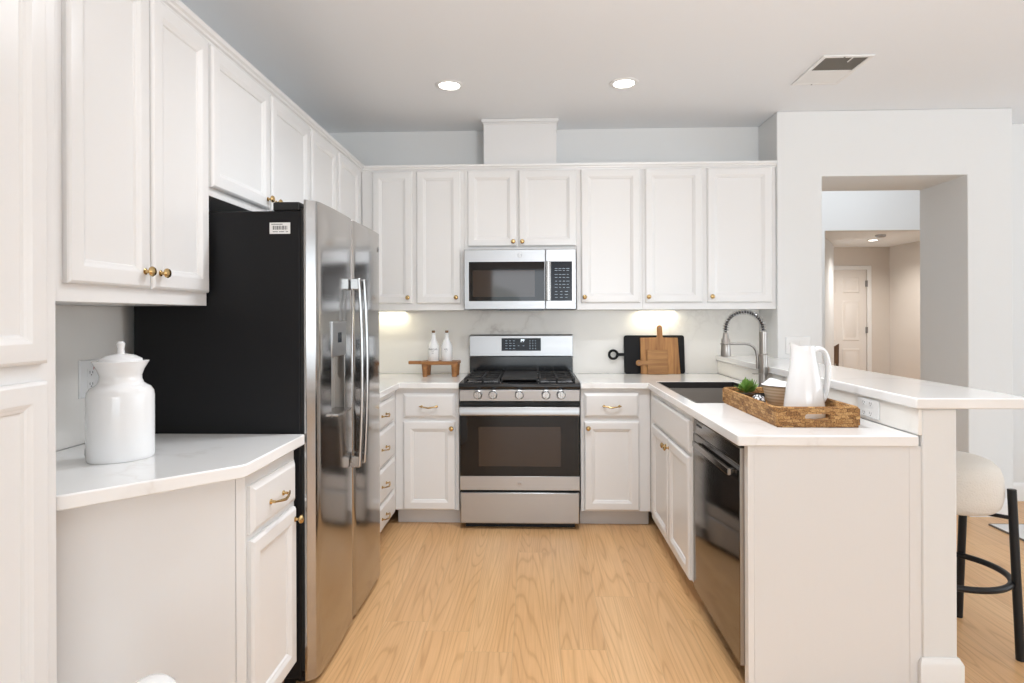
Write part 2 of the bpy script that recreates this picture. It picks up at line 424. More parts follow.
# rim around the bar wall end: near face, right face
def bb_run(mb, pts, h=.148, t=.014):
    """baseboard following points (room side on the right hand)"""
    prof = [(0, 0), (t, 0), (t, h - .022), (t * .8, h - .014), (t * .55, h - .008), (t * .3, h), (0, h)]
    P = [Vector((p[0], p[1], 0)) for p in pts]; rings = []
    for i, p in enumerate(P):
        d0 = (p - P[i - 1]).normalized() if i else None
        d1 = (P[i + 1] - p).normalized() if i < len(P) - 1 else None
        n0 = Vector((d0.y, -d0.x, 0)) if d0 else None; n1 = Vector((d1.y, -d1.x, 0)) if d1 else None
        if n0 is None: o = n1
        elif n1 is None: o = n0
        else: o = (n0 + n1) / (1 + n0.dot(n1))
        rings.append(mb.verts([(p.x + o.x * a, p.y + o.y * a, z) for a, z in prof]))
    for a, b in zip(rings, rings[1:]):
        for i in range(len(prof)): mb.face([a[i], a[(i + 1) % len(prof)], b[(i + 1) % len(prof)], b[i]])
    mb.face(rings[0]); mb.face(rings[-1][::-1]); return mb
struct(bb_run(MB(), [(1.567, -.34), (1.567, -2.29), (1.447, -2.29), (1.447, -2.2875)][::-1]).build('baseboard_bar', M['trim']))
struct(bb_run(MB(), [(2.995, -.33), (3.287, -.33), (3.287, .02)], h=.12).build('baseboard_right', M['trim']))
struct(bb_run(MB(), [(3.301, .02), (6.5, .02)], h=.13).build('baseboard_family_room', M['trim']))
struct(bb_run(MB(), [(1.58, -.33), (OX0, -.33)], h=.12).build('baseboard_passage', M['trim']))
struct(MB().box(1.434, 1.4468, -2.292, -.016, .926, 1.018).build('trim_3', M['splash'], bev=.0015))

# hall and entry seen through the opening
struct(MB().prism_xz([(.5, 0), (3.878, 0), (3.878, 2.44), (5.84, 2.44), (5.84, 0), (8.1, 0), (8.1, 4.2), (.5, 4.2)], 3.47, 3.6).build('wall_hall', M['wall'], bev=.004))
struct(MB().box(.4, .5, .17, 3.6, 0, 4.2).box(8.0, 8.1, .17, 3.6, 0, 4.2).box(.4, 8.1, .05, .17, CE + .06, 4.2).build('wall_hall_end', M['wall']))
struct(MB().box(.4, 8.1, .05, 3.6, 4.2, 4.25).build('ceiling_hall', M['ceil']))
struct(MB().prism([(3.878, 3.60), (4.80, 5.115), (4.70, 5.18), (3.78, 3.66)], 0, 2.44).build('wall_entry_left', M['wall']))
struct(MB().box(4.0, 5.95, 5.412, 5.55, 2.075, 2.5).box(4.0, 4.60, 5.412, 5.55, 0, 2.075).box(5.478, 5.95, 5.412, 5.55, 0, 2.075).build('wall_entry_back', M['hallwall']))
struct(MB().box(5.83, 5.95, 3.6, 5.412, 0, 2.5).build('wall_entry_right', M['hallwall']))
struct(MB().box(3.7, 5.95, 3.6, 5.55, 2.44, 2.5).build('ceiling_entry', M['ceil']))
# six panel entry door
d1 = MB(); DX0, DX1 = 4.605, 5.473
d1.box(DX0, DX1, 5.44, 5.475, .01, 2.07)
dn = struct(d1.build('door_1', M['entrydoor']))
pw = (DX1 - DX0 - .11 * 3) / 2
pm = MB()
for px in (DX0 + .11, DX0 + .22 + pw):
    for z0, z1 in ((.22, .80), (.93, 1.58), (1.70, 1.95)):
        pm.loops(px, px + pw, z0, z1, [(0, 5.4399), (.012, 5.432), (.03, 5.4365), (.05, 5.4365), (.065, 5.431)])
pm.build('door_panel', M['entrydoor'], dn)
cs = MB().prism_xz([(DX0 - .065, 0), (DX0, 0), (DX0, 2.0745), (DX1, 2.0745), (DX1, 0), (DX1 + .065, 0), (DX1 + .065, 2.14), (DX0 - .065, 2.14)], 5.395, 5.4115)
cs.build('door_casing', M['trim'], dn, bev=.004)
for z in (.25, 1.05, 1.80): MB().box(DX1 - .012, DX1 + .004, 5.392, 5.44, z, z + .10).build('hinge', M['screw'], dn)
MB().lathe([(.0, 0), (.028, .0), (.028, -.03), (.012, -.04), (.0, -.04)], (DX0 + .09, 5.44, 1.22), 20, axis='Y').build('peephole', M['brass'], dn)

# crown along the wall cabinets
def crown(path):
    prof = [(-.03, 2.352), (.004, 2.352), (.006, 2.360), (.014, 2.364), (.016, 2.372), (.024, 2.378), (.026, 2.392), (-.03, 2.392)]
    mb = MB(); rings = []
    P = [Vector((x, y, 0)) for x, y in path]
    for i, p in enumerate(P):
        d0 = (p - P[i - 1]).normalized() if i else None
        d1 = (P[i + 1] - p).normalized() if i < len(P) - 1 else None
        n0 = Vector((d0.y, -d0.x, 0)) if d0 else None; n1 = Vector((d1.y, -d1.x, 0)) if d1 else None
        o = n1 if n0 is None else n0 if n1 is None else (n0 + n1) / (1 + n0.dot(n1))
        rings.append(mb.verts([(p.x + o.x * a, p.y + o.y * a, z) for a, z in prof]))
    for a, b in zip(rings, rings[1:]):
        for i in range(len(prof)): mb.face([a[i], a[(i + 1) % len(prof)], b[(i + 1) % len(prof)], b[i]])
    mb.face(rings[0]); mb.face(rings[-1][::-1]); return mb
struct(crown([(-1.10, -3.06), (-1.10, -.31), (1.738, -.31)]).build('trim_4', M['cab'], smooth=20))

# ------------------------------------------------------------------ cabinets
DOOR = [(0, -.0006), (0, -.012), (.003, -.016), (.008, -.0195), (.012, -.020), (.046, -.020), (.050, -.0185), (.056, -.0145), (.062, -.0125), (.066, -.0075), (.070, -.0075)]
DRAW = [(0, -.0006), (0, -.010), (.004, -.012), (.010, -.0165), (.016, -.0195), (.022, -.020)]
FALSE = [(0, -.0006), (0, -.013), (.005, -.0165), (.010, -.019)]
knob_me = MB().lathe([(.0001, 0), (.009, 0), (.0095, -.002), (.0055, -.004), (.0050, -.012), (.009, -.015), (.0145, -.019), (.0155, -.023), (.0125, -.028), (.006, -.0305), (.0001, -.031)], (0, 0, 0), 20, axis='Y').mesh('knob', M['brass'])
hm = MB()
for sx in (-1, 1):
    hm.lathe([(.0001, 0), (.0085, 0), (.0085, -.003), (.005, -.006), (.0045, -.016), (.0001, -.018)], (sx * .048, 0, 0), 14, axis='Y')
pth = []
for i in range(21):
    t = -1 + i / 10
    pth.append((t * .060, -.018 - .012 * (1 - t * t), -.006 * (1 - abs(t)) + .003 * abs(t)))
hm.tube(pth, [.0032 + .0022 * (1 - abs(-1 + i / 10)) for i in range(21)], 10)
handle_me = hm.mesh('handle', M['brass'])

def add_door(root, x0, x1, z0, z1, knob=None, name='door', prof=DOOR):
    d = MB().loops(x0, x1, z0, z1, prof).build(name, M['cab'], root, smooth=15)
    if knob: new_obj('knob', knob_me, d, (knob[0], -.020, knob[1]))
    return d
def add_drawer(root, x0, x1, z0, z1, handle=True, hz=None):
    d = MB().loops(x0, x1, z0, z1, DRAW).build('drawer', M['cab'], root, smooth=15)
    if handle: new_obj('handle', handle_me, d, ((x0 + x1) / 2, -.020, hz if hz else (z0 + z1) / 2))
    return d
def wall_cabinet(label, loc, rz, w, h, depth, doors, group):
    r = thing('wall_cabinet', label, 'cabinet', loc, rz, group)
    MB().box(0, w, 0, depth, 0, h).build('body', M['cab'], r, bev=.0015)
    for d in doors: add_door(r, *d)
    return r
# back wall run: face plane y=-.31, bottom z 1.39
ZB, DZ0, DZ1 = 1.39, 1.437 - 1.39, 2.350 - 1.39
GB = 'wall cabinets on the back wall'
wall_cabinet('white two-door wall cabinet left of the microwave, nearest the corner', (-1.098, -.31, ZB), 0, .713, .965, .295,
             [(.075, .354, DZ0, DZ1, (.325, .088)), (.382, .688, DZ0, DZ1, (.658, .088))], GB)
wall_cabinet('short white two-door wall cabinet directly above the microwave', (-.384, -.31, 1.803), 0, .771, .552, .295,
             [(.023, .362, .024, .547, (.338, .055)), (.376, .774 - .012 + .012 - .003, .024, .547, (.400, .055))], GB)
wall_cabinet('narrow white one-door wall cabinet just right of the microwave', (.388, -.31, ZB), 0, .449, .965, .295,
             [(.030, .432, DZ0, DZ1, (.052, .086))], GB)
wall_cabinet('white two-door wall cabinet above the sink corner, at the right end of the run', (.838, -.31, ZB), 0, .899, .965, .295,
             [(.016, .402, DZ0, DZ1, (.036, .086)), (.436, .868, DZ0, DZ1, (.462, .086))], GB)
# left wall run: face plane x=-1.10, facing +x
GL = 'wall cabinets on the left wall'
def wl(label, y0, y1, z0, doors, depth=.337):
    return wall_cabinet(label, (-1.10, y0, z0), PI / 2, y1 - y0, 2.355 - z0, depth,
                        [(a - y0, b - y0, c - z0, d - z0, (k[0] - y0, k[1] - z0) if k else None) for a, b, c, d, k in doors], GL)
wl('tall white two-door wall cabinet over the left counter, beside the pantry', -3.055, -2.297, 1.39,
   [(-2.966, -2.641, 1.437, 2.345, (-2.672, 1.487)), (-2.631, -2.308, 1.437, 2.345, (-2.598, 1.487))], .325)
wl('short white two-door wall cabinet above the refrigerator', -2.296, -1.306, 1.795,
   [(-2.284, -1.802, 1.826, 2.345, (-1.835, 1.868)), (-1.782, -1.322, 1.826, 2.345, (-1.75, 1.868))])
wl('white two-door wall cabinet on the left wall, between refrigerator and corner', -1.305, -.312, 1.39,
   [(-1.290, -.880, 1.437, 2.345, (-.91, 1.487)), (-.843, -.421, 1.437, 2.345, (-.81, 1.487))], .325)

# tall pantry at the left edge of the picture
pr_ = thing('pantry_cabinet', 'tall white pantry cabinet with upper and lower door at the left edge', 'cabinet', (-1.04, -3.95, 0), PI / 2)
MB().box(0, .89, 0, .398, .1, 2.6).box(0, .89, .07, .398, 0, .1).build('body', M['cab'], pr_, bev=.002)
add_door(pr_, .40, .848, 1.245, 2.5); add_door(pr_, .40, .848, .12, 1.205)
add_door(pr_, .03, .385, 1.245, 2.5); add_door(pr_, .03, .385, .12, 1.205)

# base cabinets
ZT = .886
GBASE = 'base cabinets'
def base_cabinet(label, loc, rz, w, depth, fronts, name='base_cabinet', hollow=False):
    r = thing(name, label, 'cabinet', loc, rz, GBASE)
    if hollow:
        MB().box(0, w, 0, .02, .105, ZT).box(0, .016, .02, depth, .105, .60).box(w - .016, w, .02, depth, .105, ZT).box(.016, w - .016, depth - .01, depth, .105, ZT).box(.016, w - .016, .02, depth - .01, .105, .123).build('body', M['cab'], r)
    else: MB().box(0, w, 0, depth, .105, ZT).build('body', M['cab'], r, bev=.0015)
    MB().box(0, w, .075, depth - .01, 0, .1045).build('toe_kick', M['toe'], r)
    for f in fronts:
        if f[0] == 'drawer': add_drawer(r, *f[1:])
        elif f[0] == 'door': add_door(r, *f[1:])
        else: MB().loops(*f[1:], FALSE).build('false_front', M['cab'], r, smooth=15)
    return r
base_cabinet('white base cabinet with one drawer and door left of the range', (-.80, -.61, 0), 0, .412, .59,
             [('drawer', .054, .388, .699, .853, True, .772), ('door', .054, .388, .111, .676, (.366, .634))])
base_cabinet('white base cabinet with one drawer and door right of the range', (.388, -.61, 0), 0, .441, .59,
             [('drawer', .022, .368, .702, .857, True, .776), ('door', .022, .368, .114, .678, (.046, .638))])
base_cabinet('white four-drawer base cabinet in the left corner, behind the refrigerator', (-.80, -1.318, 0), PI / 2, .707, .62,
             [('drawer', .04, .62, .700, .850), ('drawer', .04, .62, .480, .685), ('drawer', .04, .62, .275, .465), ('drawer', .04, .62, .113, .260)])
base_cabinet('white sink base cabinet with false front and two doors, left of dishwasher', (.83, -.612, 0), -PI / 2, 1.003, .595,
             [('false', .125, .992, .707, .856), ('door', .125, .556, .108, .685, (.530, .640)), ('door', .565, .992, .108, .685, (.592, .640))], hollow=True)
# blank end of the peninsula
pe = thing('end_panel', 'plain white end panel closing the peninsula beside the dishwasher', 'panel', (.846, -2.285, 0))
MB().box(.022, .6005, 0, .035, 0, ZT).build('panel', M['panel'], pe, bev=.001)
MB().box(0, .0215, -.001, .035, 0, ZT).build('stile', M['cab'], pe, bev=.001)
MB().box(.560, .6005, -.0012, -.0002, 0, ZT).build('batten', M['panel'], pe, bev=.001)

# clipped-corner base cabinet by the pantry
an = thing('corner_base_cabinet', 'white base cabinet with an angled end panel, one drawer and door, by the pantry', 'cabinet', (-.778, -2.715, 0), PI / 2, GBASE)
# local: x along +Y, y toward the wall (-X); front face from x=0 (Y=-2.715) to x=.415 (Y=-2.30)
MB().prism([(.045, 0), (.412, 0), (.412, .655), (-.343, .655), (-.343, .388)][::-1], .105, ZT).build('body', M['cab'], an, bev=.0015)
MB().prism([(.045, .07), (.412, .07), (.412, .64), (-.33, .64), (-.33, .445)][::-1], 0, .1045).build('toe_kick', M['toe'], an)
add_drawer(an, .056, .390, .692, .838, True, .755)
add_door(an, .056, .390, .115, .672, (.402 - .03, .632))
ap = MB(); L_ = math.hypot(.388, .388)
ap.box(.045, L_ - .03, -.006, -.0003, .0, ZT - .002)
apo = ap.build('angled_panel', M['panel'], an, bev=.0015, loc=(-.343, .388, 0), rot=(0, 0, -PI / 4))
MB().box(L_ - .028, L_ - .002, -.004, -.0003, 0, ZT - .002).build('corner_stile', M['cab'], an, bev=.001, loc=(-.343, .388, 0), rot=(0, 0, -PI / 4))
MB().box(.004, .042, -.004, -.0003, 0, ZT - .002).build('corner_stile', M['cab'], an, bev=.001, loc=(-.343, .388, 0), rot=(0, 0, -PI / 4))

# ------------------------------------------------------------------ countertops
ZC0, ZC = .887, .925
SK = (.875, 1.365, -1.51, -.575)      # sink cut-out x0 x1 y0 y1
xs = [.386, .808, SK[0], SK[1], 1.433]; ys = [-2.297, SK[2], -.645, SK[3], -.015]
def solid_r(i, j):
    if j in (1, 2) and i == 2: return False
    if j < 2 and i == 0: return False
    return True
ct = MB().slab(xs, ys, solid_r, ZC0, ZC).build('countertop', M['quartz'], bev=.004)
tag(ct, 'white quartz countertop with sink cut-out, right of the range and along the peninsula', 'countertop', 'quartz countertops')
xs = [-1.424, -.768, -.386]; ys = [-1.322, -.645, -.015]
ct = MB().slab(xs, ys, lambda i, j: not (i == 1 and j == 0), ZC0, ZC).build('countertop', M['quartz'], bev=.004)
tag(ct, 'white quartz countertop left of the range, under the wooden riser', 'countertop', 'quartz countertops')
ct = MB().prism([(-1.424, -2.298), (-1.424, -3.056), (-1.075, -3.056), (-1.052, -3.050), (-1.035, -3.040), (-.745, -2.750), (-.739, -2.735), (-.739, -2.298)], ZC0, ZC).build('countertop', M['quartz'], bev=.004)
tag(ct, 'white quartz countertop with clipped corner between pantry and refrigerator', 'countertop', 'quartz countertops')
bt = MB().prism([(1.42, -2.305), (1.82, -2.305), (1.82, -.332), (1.737, -.332), (1.737, -.016), (1.42, -.016)], 1.020, 1.058).build('bar_countertop', M['quartz'], bev=.005)
tag(bt, 'raised white quartz bar top on the low wall behind the sink', 'countertop')

# ------------------------------------------------------------------ sink and faucet
sk = thing('sink', 'wide undermount sink in the peninsula counter with dark rim', 'sink', (1.12, -1.04, .68))
x0, x1, y0, y1 = (SK[0] - 1.12 + .002, SK[1] - 1.12 - .002, SK[2] + 1.04 + .002, SK[3] + 1.04 - .002); zt = .205; t = .012
s_ = MB().box(x0, x1, y0, y1, 0, t).box(x0, x0 + t, y0, y1, t, zt).box(x1 - t, x1, y0, y1, t, zt).box(x0 + t, x1 - t, y0, y0 + t, t, zt).box(x0 + t, x1 - t, y1 - t, y1, t, zt)
s_.build('basin', M['sinksteel'], sk)
r_ = MB(); zr = .2435
for a in ((x0, x0 + .007, y0, y1), (x1 - .007, x1, y0, y1), (x0 + .007, x1 - .007, y0, y0 + .007), (x0 + .007, x1 - .007, y1 - .007, y1)): r_.box(*a, zt + .0005, zr)
r_.build('rim', M['sinkrim'], sk)
MB().lathe([(.045, 0), (.045, .003), (.03, .0035), (.028, .001), (.0, .001)], (0.02, .1, t), 24).build('drain', M['nickel'], sk)

fx, fy = 1.388, -1.0
fc = thing('faucet', 'brushed nickel spring-neck kitchen faucet at the sink', 'faucet', (fx, fy, ZC))
MB().lathe([(.0001, 0), (.029, 0), (.029, .006), (.024, .012), (.024, .085), (.0225, .090), (.0001, .090)], n=28).build('base', M['nickel'], fc)
MB().lathe([(.0001, .0905), (.0255, .0905), (.0255, .20), (.021, .205), (.0001, .205)], n=28).build('stem', M['nickel'], fc)
MB().lathe([(.0001, .2052), (.0205, .2052), (.0205, .33), (.0001, .33)], n=24).build('collar', M['nickel'], fc)
MB().box(-.060, .043, -.024, .008, .0905, .0945).build('lever', M['nickel'], fc, bev=.004)
R = .1045; zc = .332
core = [(0, 0, zc + .001)] + [(-R + R * math.cos(a), 0, zc + .012 + R * .94 * math.sin(a)) for a in [PI * i / 30 for i in range(31)]] + [(-2 * R, 0, zc - .002)]
MB().tube(core, .0075, 10).build('hose', M['blackm'], fc)
co = []; turns = 24; N = turns * 12
def arc(t):
    if t < .04: return Vector((0, 0, zc + .012 * (t / .04))), Vector((0, 0, 1))
    if t > .96: return Vector((-2 * R, 0, zc + .012 * (1 - (t - .96) / .04))), Vector((0, 0, -1))
    a = PI * (t - .04) / .92
    return Vector((-R + R * math.cos(a), 0, zc + .012 + R * .94 * math.sin(a))), Vector((-math.sin(a), 0, math.cos(a)))
for i in range(N + 1):
    p, tg = arc(i / N); n1 = Vector((0, 1, 0)); n2 = tg.cross(n1); a = 2 * PI * turns * i / N
    q = p + (n1 * math.cos(a) + n2 * math.sin(a)) * .0150; co.append(q)
MB().tube(co, .0022, 6).build('spring', M['chrome'], fc)
MB().lathe([(.0001, .190), (.026, .190), (.027, .196), (.0235, .285), (.018, .296), (.014, .325), (.0001, .330)], (-2 * R, 0, 0), 24).build('spray_head', M['nickel'], fc)
arm = [(-2 * R + .026, 0, .262), (-.10, 0, .262), (-.075, 0, .258), (-.052, 0, .245), (-.039, 0, .222), (-.033, 0, .19), (-.033, 0, .12)]
MB().tube(arm, .0075, 10).build('docking_arm', M['nickel'], fc)
MB().torus((-2 * R, 0, .262), .0265, .004, n=24, m=8).build('dock_ring', M['nickel'], fc)

# ------------------------------------------------------------------ range
rg = thing('gas_range', 'stainless gas range with five knobs and black oven door', 'stove', (0, -.665, 0))
W = .379
MB().box(-W, W, .03, .645, .035, .905).box(-W + .03, W - .03, .06, .6, 0, .034).build('body', M['blackm'], rg)
# cooktop with sloping front lip
MB().prism_yz([(.002, .885), (-.004, .905), (.004, .921), (.03, .928), (.60, .928), (.60, .9055), (.03, .9055), (.029, .885)], -W - .004, W + .004).build('cooktop', M['black'], rg, bev=.004)
MB().prism_yz([(.028, .811), (-.002, .811), (-.006, .884), (.028, .884)], -W, W).build('control_panel', M['steel'], rg, bev=.003)
for kx in (-.262, -.166, 0, .167, .262):
    k = MB().lathe([(.0001, -.006), (.029, -.006), (.029, -.010), (.0245, -.013), (.0235, -.030), (.021, -.034), (.0001, -.034)], (0, 0, 0), 28, axis='Y').build('knob', M['chrome'], rg, loc=(kx, 0, .8535))
    MB().box(-.006, .006, -.041, -.0335, -.023, .023).build('knob_grip', M['chrome'], k, bev=.002)
od = MB().box(-W + .002, W - .002, -.002, .028, .252, .806).build('oven_door', M['glass'], rg, bev=.004)
MB().box(-.258, .258, -.0045, -.0025, .402, .652).build('oven_window', M['ovenwin'], od)
MB().box(-W + .002, W - .002, -.006, .0, .252, .340).build('door_lower_trim', M['steel'], od, bev=.002)
MB().box(-W + .002, W - .002, -.005, .0, .782, .806).build('door_top_trim', M['blackm'], od, bev=.002)
h = MB().prism_yz([(-.050, .726), (-.058, .732), (-.060, .768), (-.054, .782), (-.046, .784), (-.040, .77), (-.040, .732)], -W + .004, W - .004)
h.box(-W + .006, -W + .03, -.042, -.004, .735, .77).box(W - .03, W - .006, -.042, -.004, .735, .77)
h.build('handle', M['steel'], od, bev=.003)
def badge(parent, loc, r, m_ring, rot=(0, 0, 0)):
    b = MB().lathe([(.0001, 0), (r, 0), (r, -.0012), (r * .86, -.0018), (r * .84, -.0012), (.0001, -.0012)], (0, 0, 0), 28, axis='Y').build('badge', M['badge'], parent, loc=loc, rot=rot)
    lettering('GE', r * 1.0, m_ring, b, (0, -.0016, 0))
    return b
badge(od, (0, -.006, .292), .018, M['chrome'])
MB().box(-W + .004, W - .004, -.001, .028, .040, .236).build('drawer', M['steel'], rg, bev=.006)
# backguard
bgm = MB().prism_yz([(.598, .9285), (.592, .94), (.592, 1.052), (.585, 1.056), (.590, 1.205), (.600, 1.213), (.645, 1.213), (.645, .9285)], -W + .003, W - .003)
bgo = bgm.build('backguard', M['steel'], rg, bev=.003)
MB().box(-W + .005, W - .005, .5895, .5915, .930, 1.051).build('backguard_base', M['black'], bgo)
dp = MB().box(-.142, .144, .583, .5865, 1.095, 1.187).build('display_panel', M['display'], bgo, bev=.001)
lettering('PF', .030, M['digits'], dp, (.012, .5825, 1.168), 'digits')
ky = MB(); rr = random.Random(3)
for cx_ in (-.105, -.078, -.050): 
    for cz_ in (1.112, 1.132, 1.150, 1.168): ky.box(cx_ - .009, cx_ + .009 - rr.random() * .006, .5822, .5832, cz_ - .002, cz_ + .002)
for cx_ in (.065, .085, .105):
    for cz_ in (1.112, 1.132, 1.150, 1.168): ky.box(cx_ - .004, cx_ + .004, .5822, .5832, cz_ - .003, cz_ + .003)
for cx_ in (-.018, .018): ky.box(cx_ - .006, cx_ + .006, .5822, .5832, 1.130, 1.134)
ky.build('keypad', M['keys'], dp)
# grates: left, griddle, right
def grate(x0, x1):
    g = MB(); z = .952; b = .006
    for x in (x0, x1 - 2 * b, (x0 + x1) / 2 - b): g.box(x, x + 2 * b, .05, .565, z - .012, z)
    for y in (.05, .17, .30, .43, .553): g.box(x0 + .0125, x1 - .0125, y, y + .012, z - .011, z - .001)
    for x in (x0, x1 - 2 * b):
        for y in (.05, .553): g.box(x, x + .012, y, y + .012, .9287, z - .012)
    for cy_ in (.17, .44):
        for k in range(4):
            a = PI / 4 + k * PI / 2; cx_ = (x0 + x1) / 2
            g.tube([(cx_ + .02 * math.cos(a), cy_ + .02 * math.sin(a), z - .004), (cx_ + .10 * math.cos(a), cy_ + .10 * math.sin(a), z - .004)], .005, 6)
    return g
for x0, x1 in ((-.355, -.125), (.125, .355)): grate(x0, x1).build('grate', M['cast'], rg)
MB().box(-.118, .118, .05, .56, .938, .954).box(-.118, -.106, .05, .56, .9287, .9379).box(.106, .118, .05, .56, .9287, .9379).build('griddle', M['cast'], rg, bev=.004)
for bx_ in (-.24, .24):
    for by_ in (.17, .44):
        MB().lathe([(.0001, .9285), (.052, .9285), (.05, .934), (.038, .936), (.038, .943), (.034, .946), (.0001, .946)], (bx_, by_, 0), 28).build('burner', M['cast'], rg)

# ------------------------------------------------------------------ microwave
mw = thing('microwave', 'stainless over-the-range microwave with black window and keypad', 'microwave', (0, -.386, 1.393))
H = .407
MB().box(-W, W, .032, .385, .006, H).build('body', M['blackm'], mw)
dr = MB().loops(-W, .172, 0, H, [(0, .030), (0, .004), (.004, 0)]).build('door', M['steel'], mw, smooth=15)
MB().box(-.346, .166, -.002, .001, .057, .323).build('window', M['glass'], dr)
mesh_ = MB()
mesh_.box(-.32, .10, -.0032, -.0022, .085, .265)
mesh_.build('window_screen', M['ovenwin'], dr)
hh = MB().prism([(.170, -.010), (.1735, -.036), (.182, -.040), (.199, -.040), (.2065, -.036), (.2065, -.028), (.178, -.026), (.178, -.004), (.170, -.003)], .058, .322)
hh.build('handle', M['chrome'], dr, bev=.002)
cp = MB().loops(.174, W, 0, H, [(0, .030), (0, .004), (.004, 0)]).build('control_panel', M['steel'], mw, smooth=15)
kp = MB().box(.209, .352, -.002, .001, .057, .323).build('keypad', M['display'], cp)
ky = MB(); rr = random.Random(5)
for iz, z in enumerate([.275, .262, .235, .215, .19, .168, .147, .120, .100, .080]):
    for ix in range(4 if iz < 7 else 3):
        x = .245 + ix * (.026 if iz < 7 else .034); ww = .006 + rr.random() * .005
        ky.box(x - ww, x + ww, -.003, -.002, z - .0016, z + .0016)
ky.build('key_marks', M['keys'], kp)
badge(dr, (0, .0, .365), .017, M['chrome'])
MB().box(-.14, .16, .04, .36, -.008, .0055).build('vent_grille', M['black'], mw)

# ------------------------------------------------------------------ refrigerator (faces +x): local x along +Y, y toward the wall
FW = .965
fg = thing('refrigerator', 'stainless side-by-side refrigerator with black side and door dispenser', 'refrigerator', (-.700, -2.290, 0), PI / 2)
MB().box(.002, FW, .058, .680, .03, 1.735).build('case', M['case'], fg, bev=.006)
gk = MB().box(.006, .459, .046, .0575, .06, 1.745).box(.471, FW - .004, .046, .0575, .06, 1.745)
gk.build('gasket', M['gasket'], fg)
def fdoor(name, xa, xb, hole=None):
    mb = MB(); n = 28; prof = []
    # contour door: gently bowed face with rounded edges, extruded along z
    pts = [(xa, .045), (xa, .038)]
    for i in range(n + 1):
        t = i / n; u = xa + .004 + (xb - xa - .008) * t
        bow = .006 * (1 - (2 * t - 1) ** 2); e = .030 * (abs(2 * t - 1) ** 16) if (t < .5) == (xa < .2) else .004 * abs(2 * t - 1) ** 60
        pts.append((u, .006 - bow + e))
    pts += [(xb, .038), (xb, .045)]
    if not hole:
        mb.prism(pts, .022, 1.775); return mb.build(name, M['steelv'], fg, bev=.004)
    hx0, hx1, hz0, hz1 = hole
    us = sorted(set([p[0] for p in pts] + [hx0, hx1]))
    import bisect
    def yy(u):
        for a, b in zip(pts[1:-1], pts[2:-1]):
            if a[0] <= u <= b[0] and b[0] > a[0]: return a[1] + (b[1] - a[1]) * (u - a[0]) / (b[0] - a[0])
        return .038
    zs = [.022, hz0, hz1, 1.775]
    fv = {}; bv = {}
    for i, u in enumerate(us):
        for j, z in enumerate(zs):
            fv[i, j] = mb.bm.verts.new((u, yy(u), z)); bv[i, j] = mb.bm.verts.new((u, .045, z))
    i0, i1 = us.index(hx0), us.index(hx1)
    for i in range(len(us) - 1):
        for j in range(3):
            if j == 1 and i0 <= i < i1: continue
            mb.face([fv[i, j], fv[i + 1, j], fv[i + 1, j + 1], fv[i, j + 1]]); mb.face([bv[i, j], bv[i, j + 1], bv[i + 1, j + 1], bv[i + 1, j]])
    for i in range(len(us) - 1):
        for j in (0, 3): mb.face([fv[i, j], bv[i, j], bv[i + 1, j], fv[i + 1, j]])
        if i0 <= i < i1:
            for j in (1, 2): mb.face([fv[i, j], bv[i, j], bv[i + 1, j], fv[i + 1, j]])
    for j in range(3):
        for i in (0, len(us) - 1): mb.face([fv[i, j], bv[i, j], bv[i, j + 1], fv[i, j + 1]])
    for i in (i0, i1): mb.face([fv[i, 1], bv[i, 1], bv[i, 2], fv[i, 2]])
    return mb.build(name, M['steelv'], fg)
zd0, zd1 = .955, 1.330
fd = fdoor('freezer_door', .003, .462, (.165, .340, zd0, zd1))
ff = fdoor('fridge_door', .468, FW - .003)
ds = MB()      # dispenser niche
ds.box(.1655, .3395, .0445, .047, zd0, zd1).box(.1655, .168, .004, .0445, zd0, 1.19).box(.337, .3395, .004, .0445, zd0, 1.19).box(.168, .337, .004, .0445, zd0, zd0 + .006)
ds.build('dispenser_niche', M['nickel'], fd)
pn = MB().prism_yz([(-.003, 1.19), (-.006, 1.329), (.044, 1.329), (.044, 1.19)], .1655, .3395).build('dispenser_panel', M['steel'], fd, bev=.003)
MB().box(.232, .272, -.0062, -.004, 1.245, 1.285).build('dispenser_display', M['display'], pn)
MB().prism_yz([(-.022, .957), (-.026, .968), (.043, .972), (.043, .9615)], .166, .339).build('dispenser_tray', M['chrome'], fd, bev=.002)
MB().box(.235, .27, .030, .040, 1.09, 1.189).build('dispenser_paddle', M['badge'], fd, bev=.003)
def fhandle(u, door):
    p = []
    for i in range(25):
        t = i / 24; z = .70 + (1.515 - .70) * t; bow = .034 + .014 * (1 - (2 * t - 1) ** 2)
        p.append((u, -bow, z))
    sec = [(-.011, -.007), (-.013, 0), (-.011, .007), (.011, .007), (.013, 0), (.011, -.007)]
    hb = MB().tube(p, .012, sec=[(s[1] * .9, s[0]) for s in sec])
    for z in (.715, 1.485):
        hb.box(u - .012, u + .012, -.036, .0, z - .018, z + .028)
    hb.build('handle', M['chrome'], door, bev=.002)
fhandle(.425, fd); fhandle(.505, ff)
badge(ff, (.885, .001, 1.690), .013, M['ink'])
for xa_, xb_ in ((.004, .10), (.84, FW - .004)): MB().box(xa_, xb_, .060, .16, 1.7355, 1.768).build('hinge_cover', M['blackm'], fg, bev=.006)
MB().box(.02, FW - .02, .09, .13, .004, .0295).build('grille', M['blackm'], fg)
for x_ in (.06, FW - .06): MB().lathe([(.0001, 0), (.022, 0), (.022, .02), (.012, .0295), (.0001, .0295)], (x_, .075, 0), 16).build('foot', M['blackm'], fg)
